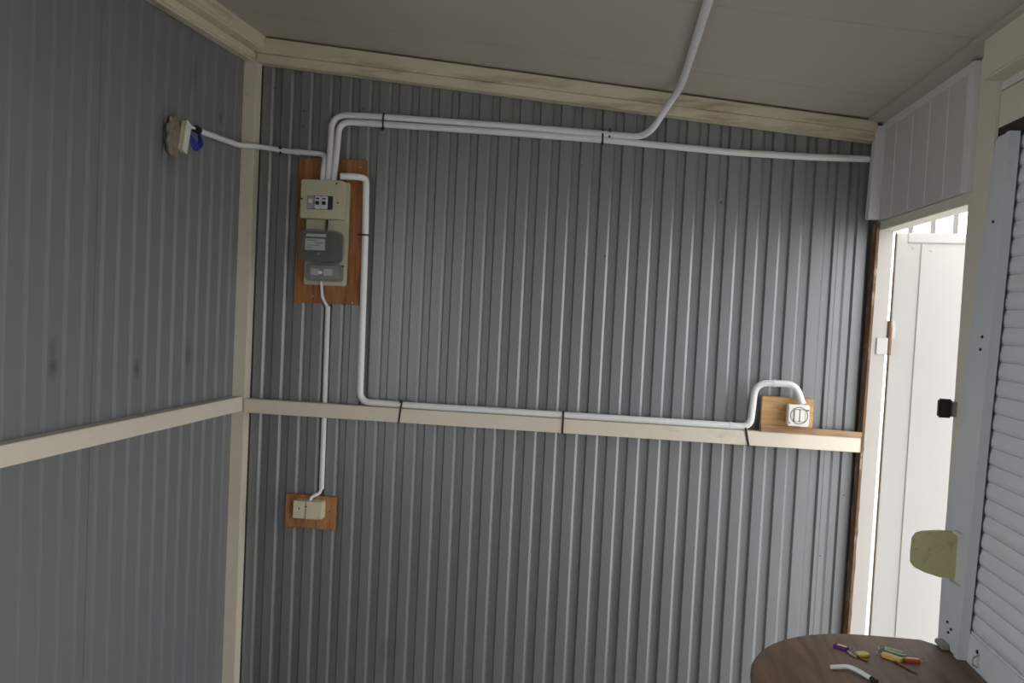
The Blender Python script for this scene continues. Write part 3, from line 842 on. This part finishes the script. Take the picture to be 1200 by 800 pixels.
build('edge_lip', strip(NB(), op2, ip2, 0.728, 0.745), 'edge_light', tb)
build('apron', box(NB(), 1.86, 2.24, -2.25, -1.12, 0.665, 0.7265, 0.003), 'edge', tb)
for (x, y) in ((1.88, -1.16), (2.22, -1.16), (1.88, -2.22), (2.22, -2.22)):
    bm = NB(); cyl(bm, (x, y, 0.0), (x, y, 0.666), 0.018, 14)
    build('leg', bm, 'leg', tb, smooth=True)

# ------------------------------------------------------------------ small things on the table
ZT = 0.7503
def key_tag(a, b, wd, th, matn, label, window=None, ring_at=None, blade=None, bladem='steel', z=0.0):
    A, B = Vector((*a, 0)), Vector((*b, 0))
    d = (B - A); L = d.length; ang = math.atan2(d.y, d.x)
    mt = Matrix.Translation((A.x, A.y, ZT + z)) @ Matrix.Rotation(ang, 4, 'Z')
    t = thing('key_tag', label, 'key tag', (A.x, A.y, ZT + z), 'coloured key tags on the table')
    bm = NB(); prism(bm, rrect(0, L, -wd / 2, wd / 2, wd * 0.36, 4), 0.0, th, 'xy', mtx=mt)
    tg = build('tag', bm, matn, t, bevel=0.0012, smooth=True)
    if window:
        build('window', box(NB(), L * 0.25, L * 0.85, -wd * 0.25, wd * 0.25, th - 0.0004, th + 0.0006, mtx=mt), window, tg)
    if ring_at is not None:
        c = mt @ Vector((ring_at, 0, th * 0.7)); bm = NB()
        tube(bm, [(c.x + 0.008 * math.cos(k * math.pi / 8), c.y + 0.008 * math.sin(k * math.pi / 8), c.z + 0.0025 * math.sin(k * math.pi / 8 + 1)) for k in range(17)], 0.0011, 6)
        build('ring', bm, 'steel', t, smooth=True)
    if blade:
        p, q = Vector((*blade[0], ZT + z + 0.002)), Vector((*blade[1], ZT + 0.0018))
        e = (q - p); an = math.atan2(e.y, e.x)
        mb_ = Matrix.Translation(p) @ Matrix.Rotation(an, 4, 'Z')
        l = e.length
        bm = NB(); prism(bm, [(0, -0.003), (l * .35, -0.003), (l * .42, -0.0018), (l * .5, -0.003), (l * .6, -0.0016), (l * .72, -0.003), (l * .85, -0.0015), (l, 0.0), (l * .9, 0.0025), (0, 0.003)], -0.001, 0.001, 'xy', mtx=mb_)
        build('key_blade', bm, bladem, t)
    return t
key_tag((1.986, -0.992), (2.016, -1.014), 0.016, 0.008, 'purple', 'purple plastic key tag with metal ring beside a yellow one', 'pink', 0.042, ((2.012, -1.022), (2.022, -1.060)))
key_tag((2.024, -1.040), (2.058, -1.030), 0.024, 0.006, 'yellow', 'bright yellow key tag lying next to the purple one', None, -0.004, ((2.026, -1.046), (2.044, -1.078)), 'brass')
key_tag((2.108, -0.985), (2.147, -1.010), 0.015, 0.007, 'lime', 'olive-green key tag behind the mid-green one', 'lime', -0.006)
key_tag((2.102, -1.000), (2.140, -1.030), 0.014, 0.008, 'green', 'mid-green key tag between the olive and amber ones', None, -0.004, ((2.141, -1.018), (2.152, -1.012)))
key_tag((2.090, -1.026), (2.127, -1.060), 0.020, 0.009, 'amber', 'amber key tag with a brown key, touching the green one', None, -0.005, ((2.108, -1.060), (2.140, -1.125)), 'brass')
key_tag((2.131, -1.048), (2.172, -1.047), 0.014, 0.008, 'red', 'red key tag with pale window, at the end of the bunch', 'pink', 0.046)
bm = NB(); tube(bm, fillet([(1.943, -1.143, ZT + .006), (1.985, -1.133, ZT + .0075), (2.000, -1.150, ZT + .0065), (2.020, -1.190, ZT + .006)], 0.03), 0.0052, 10)
cb = build('cable_offcut', bm, 'pvc', smooth=True, loc=(1.985, -1.15, ZT)); tag(cb, 'short bent white cable offcut with dark end on the table', 'cable')
bm = NB(); tube(bm, [(2.019, -1.188, ZT + .006), (2.026, -1.204, ZT + .005)], 0.0058, 8); build('cut_end', bm, 'brownblack', cb, smooth=True)
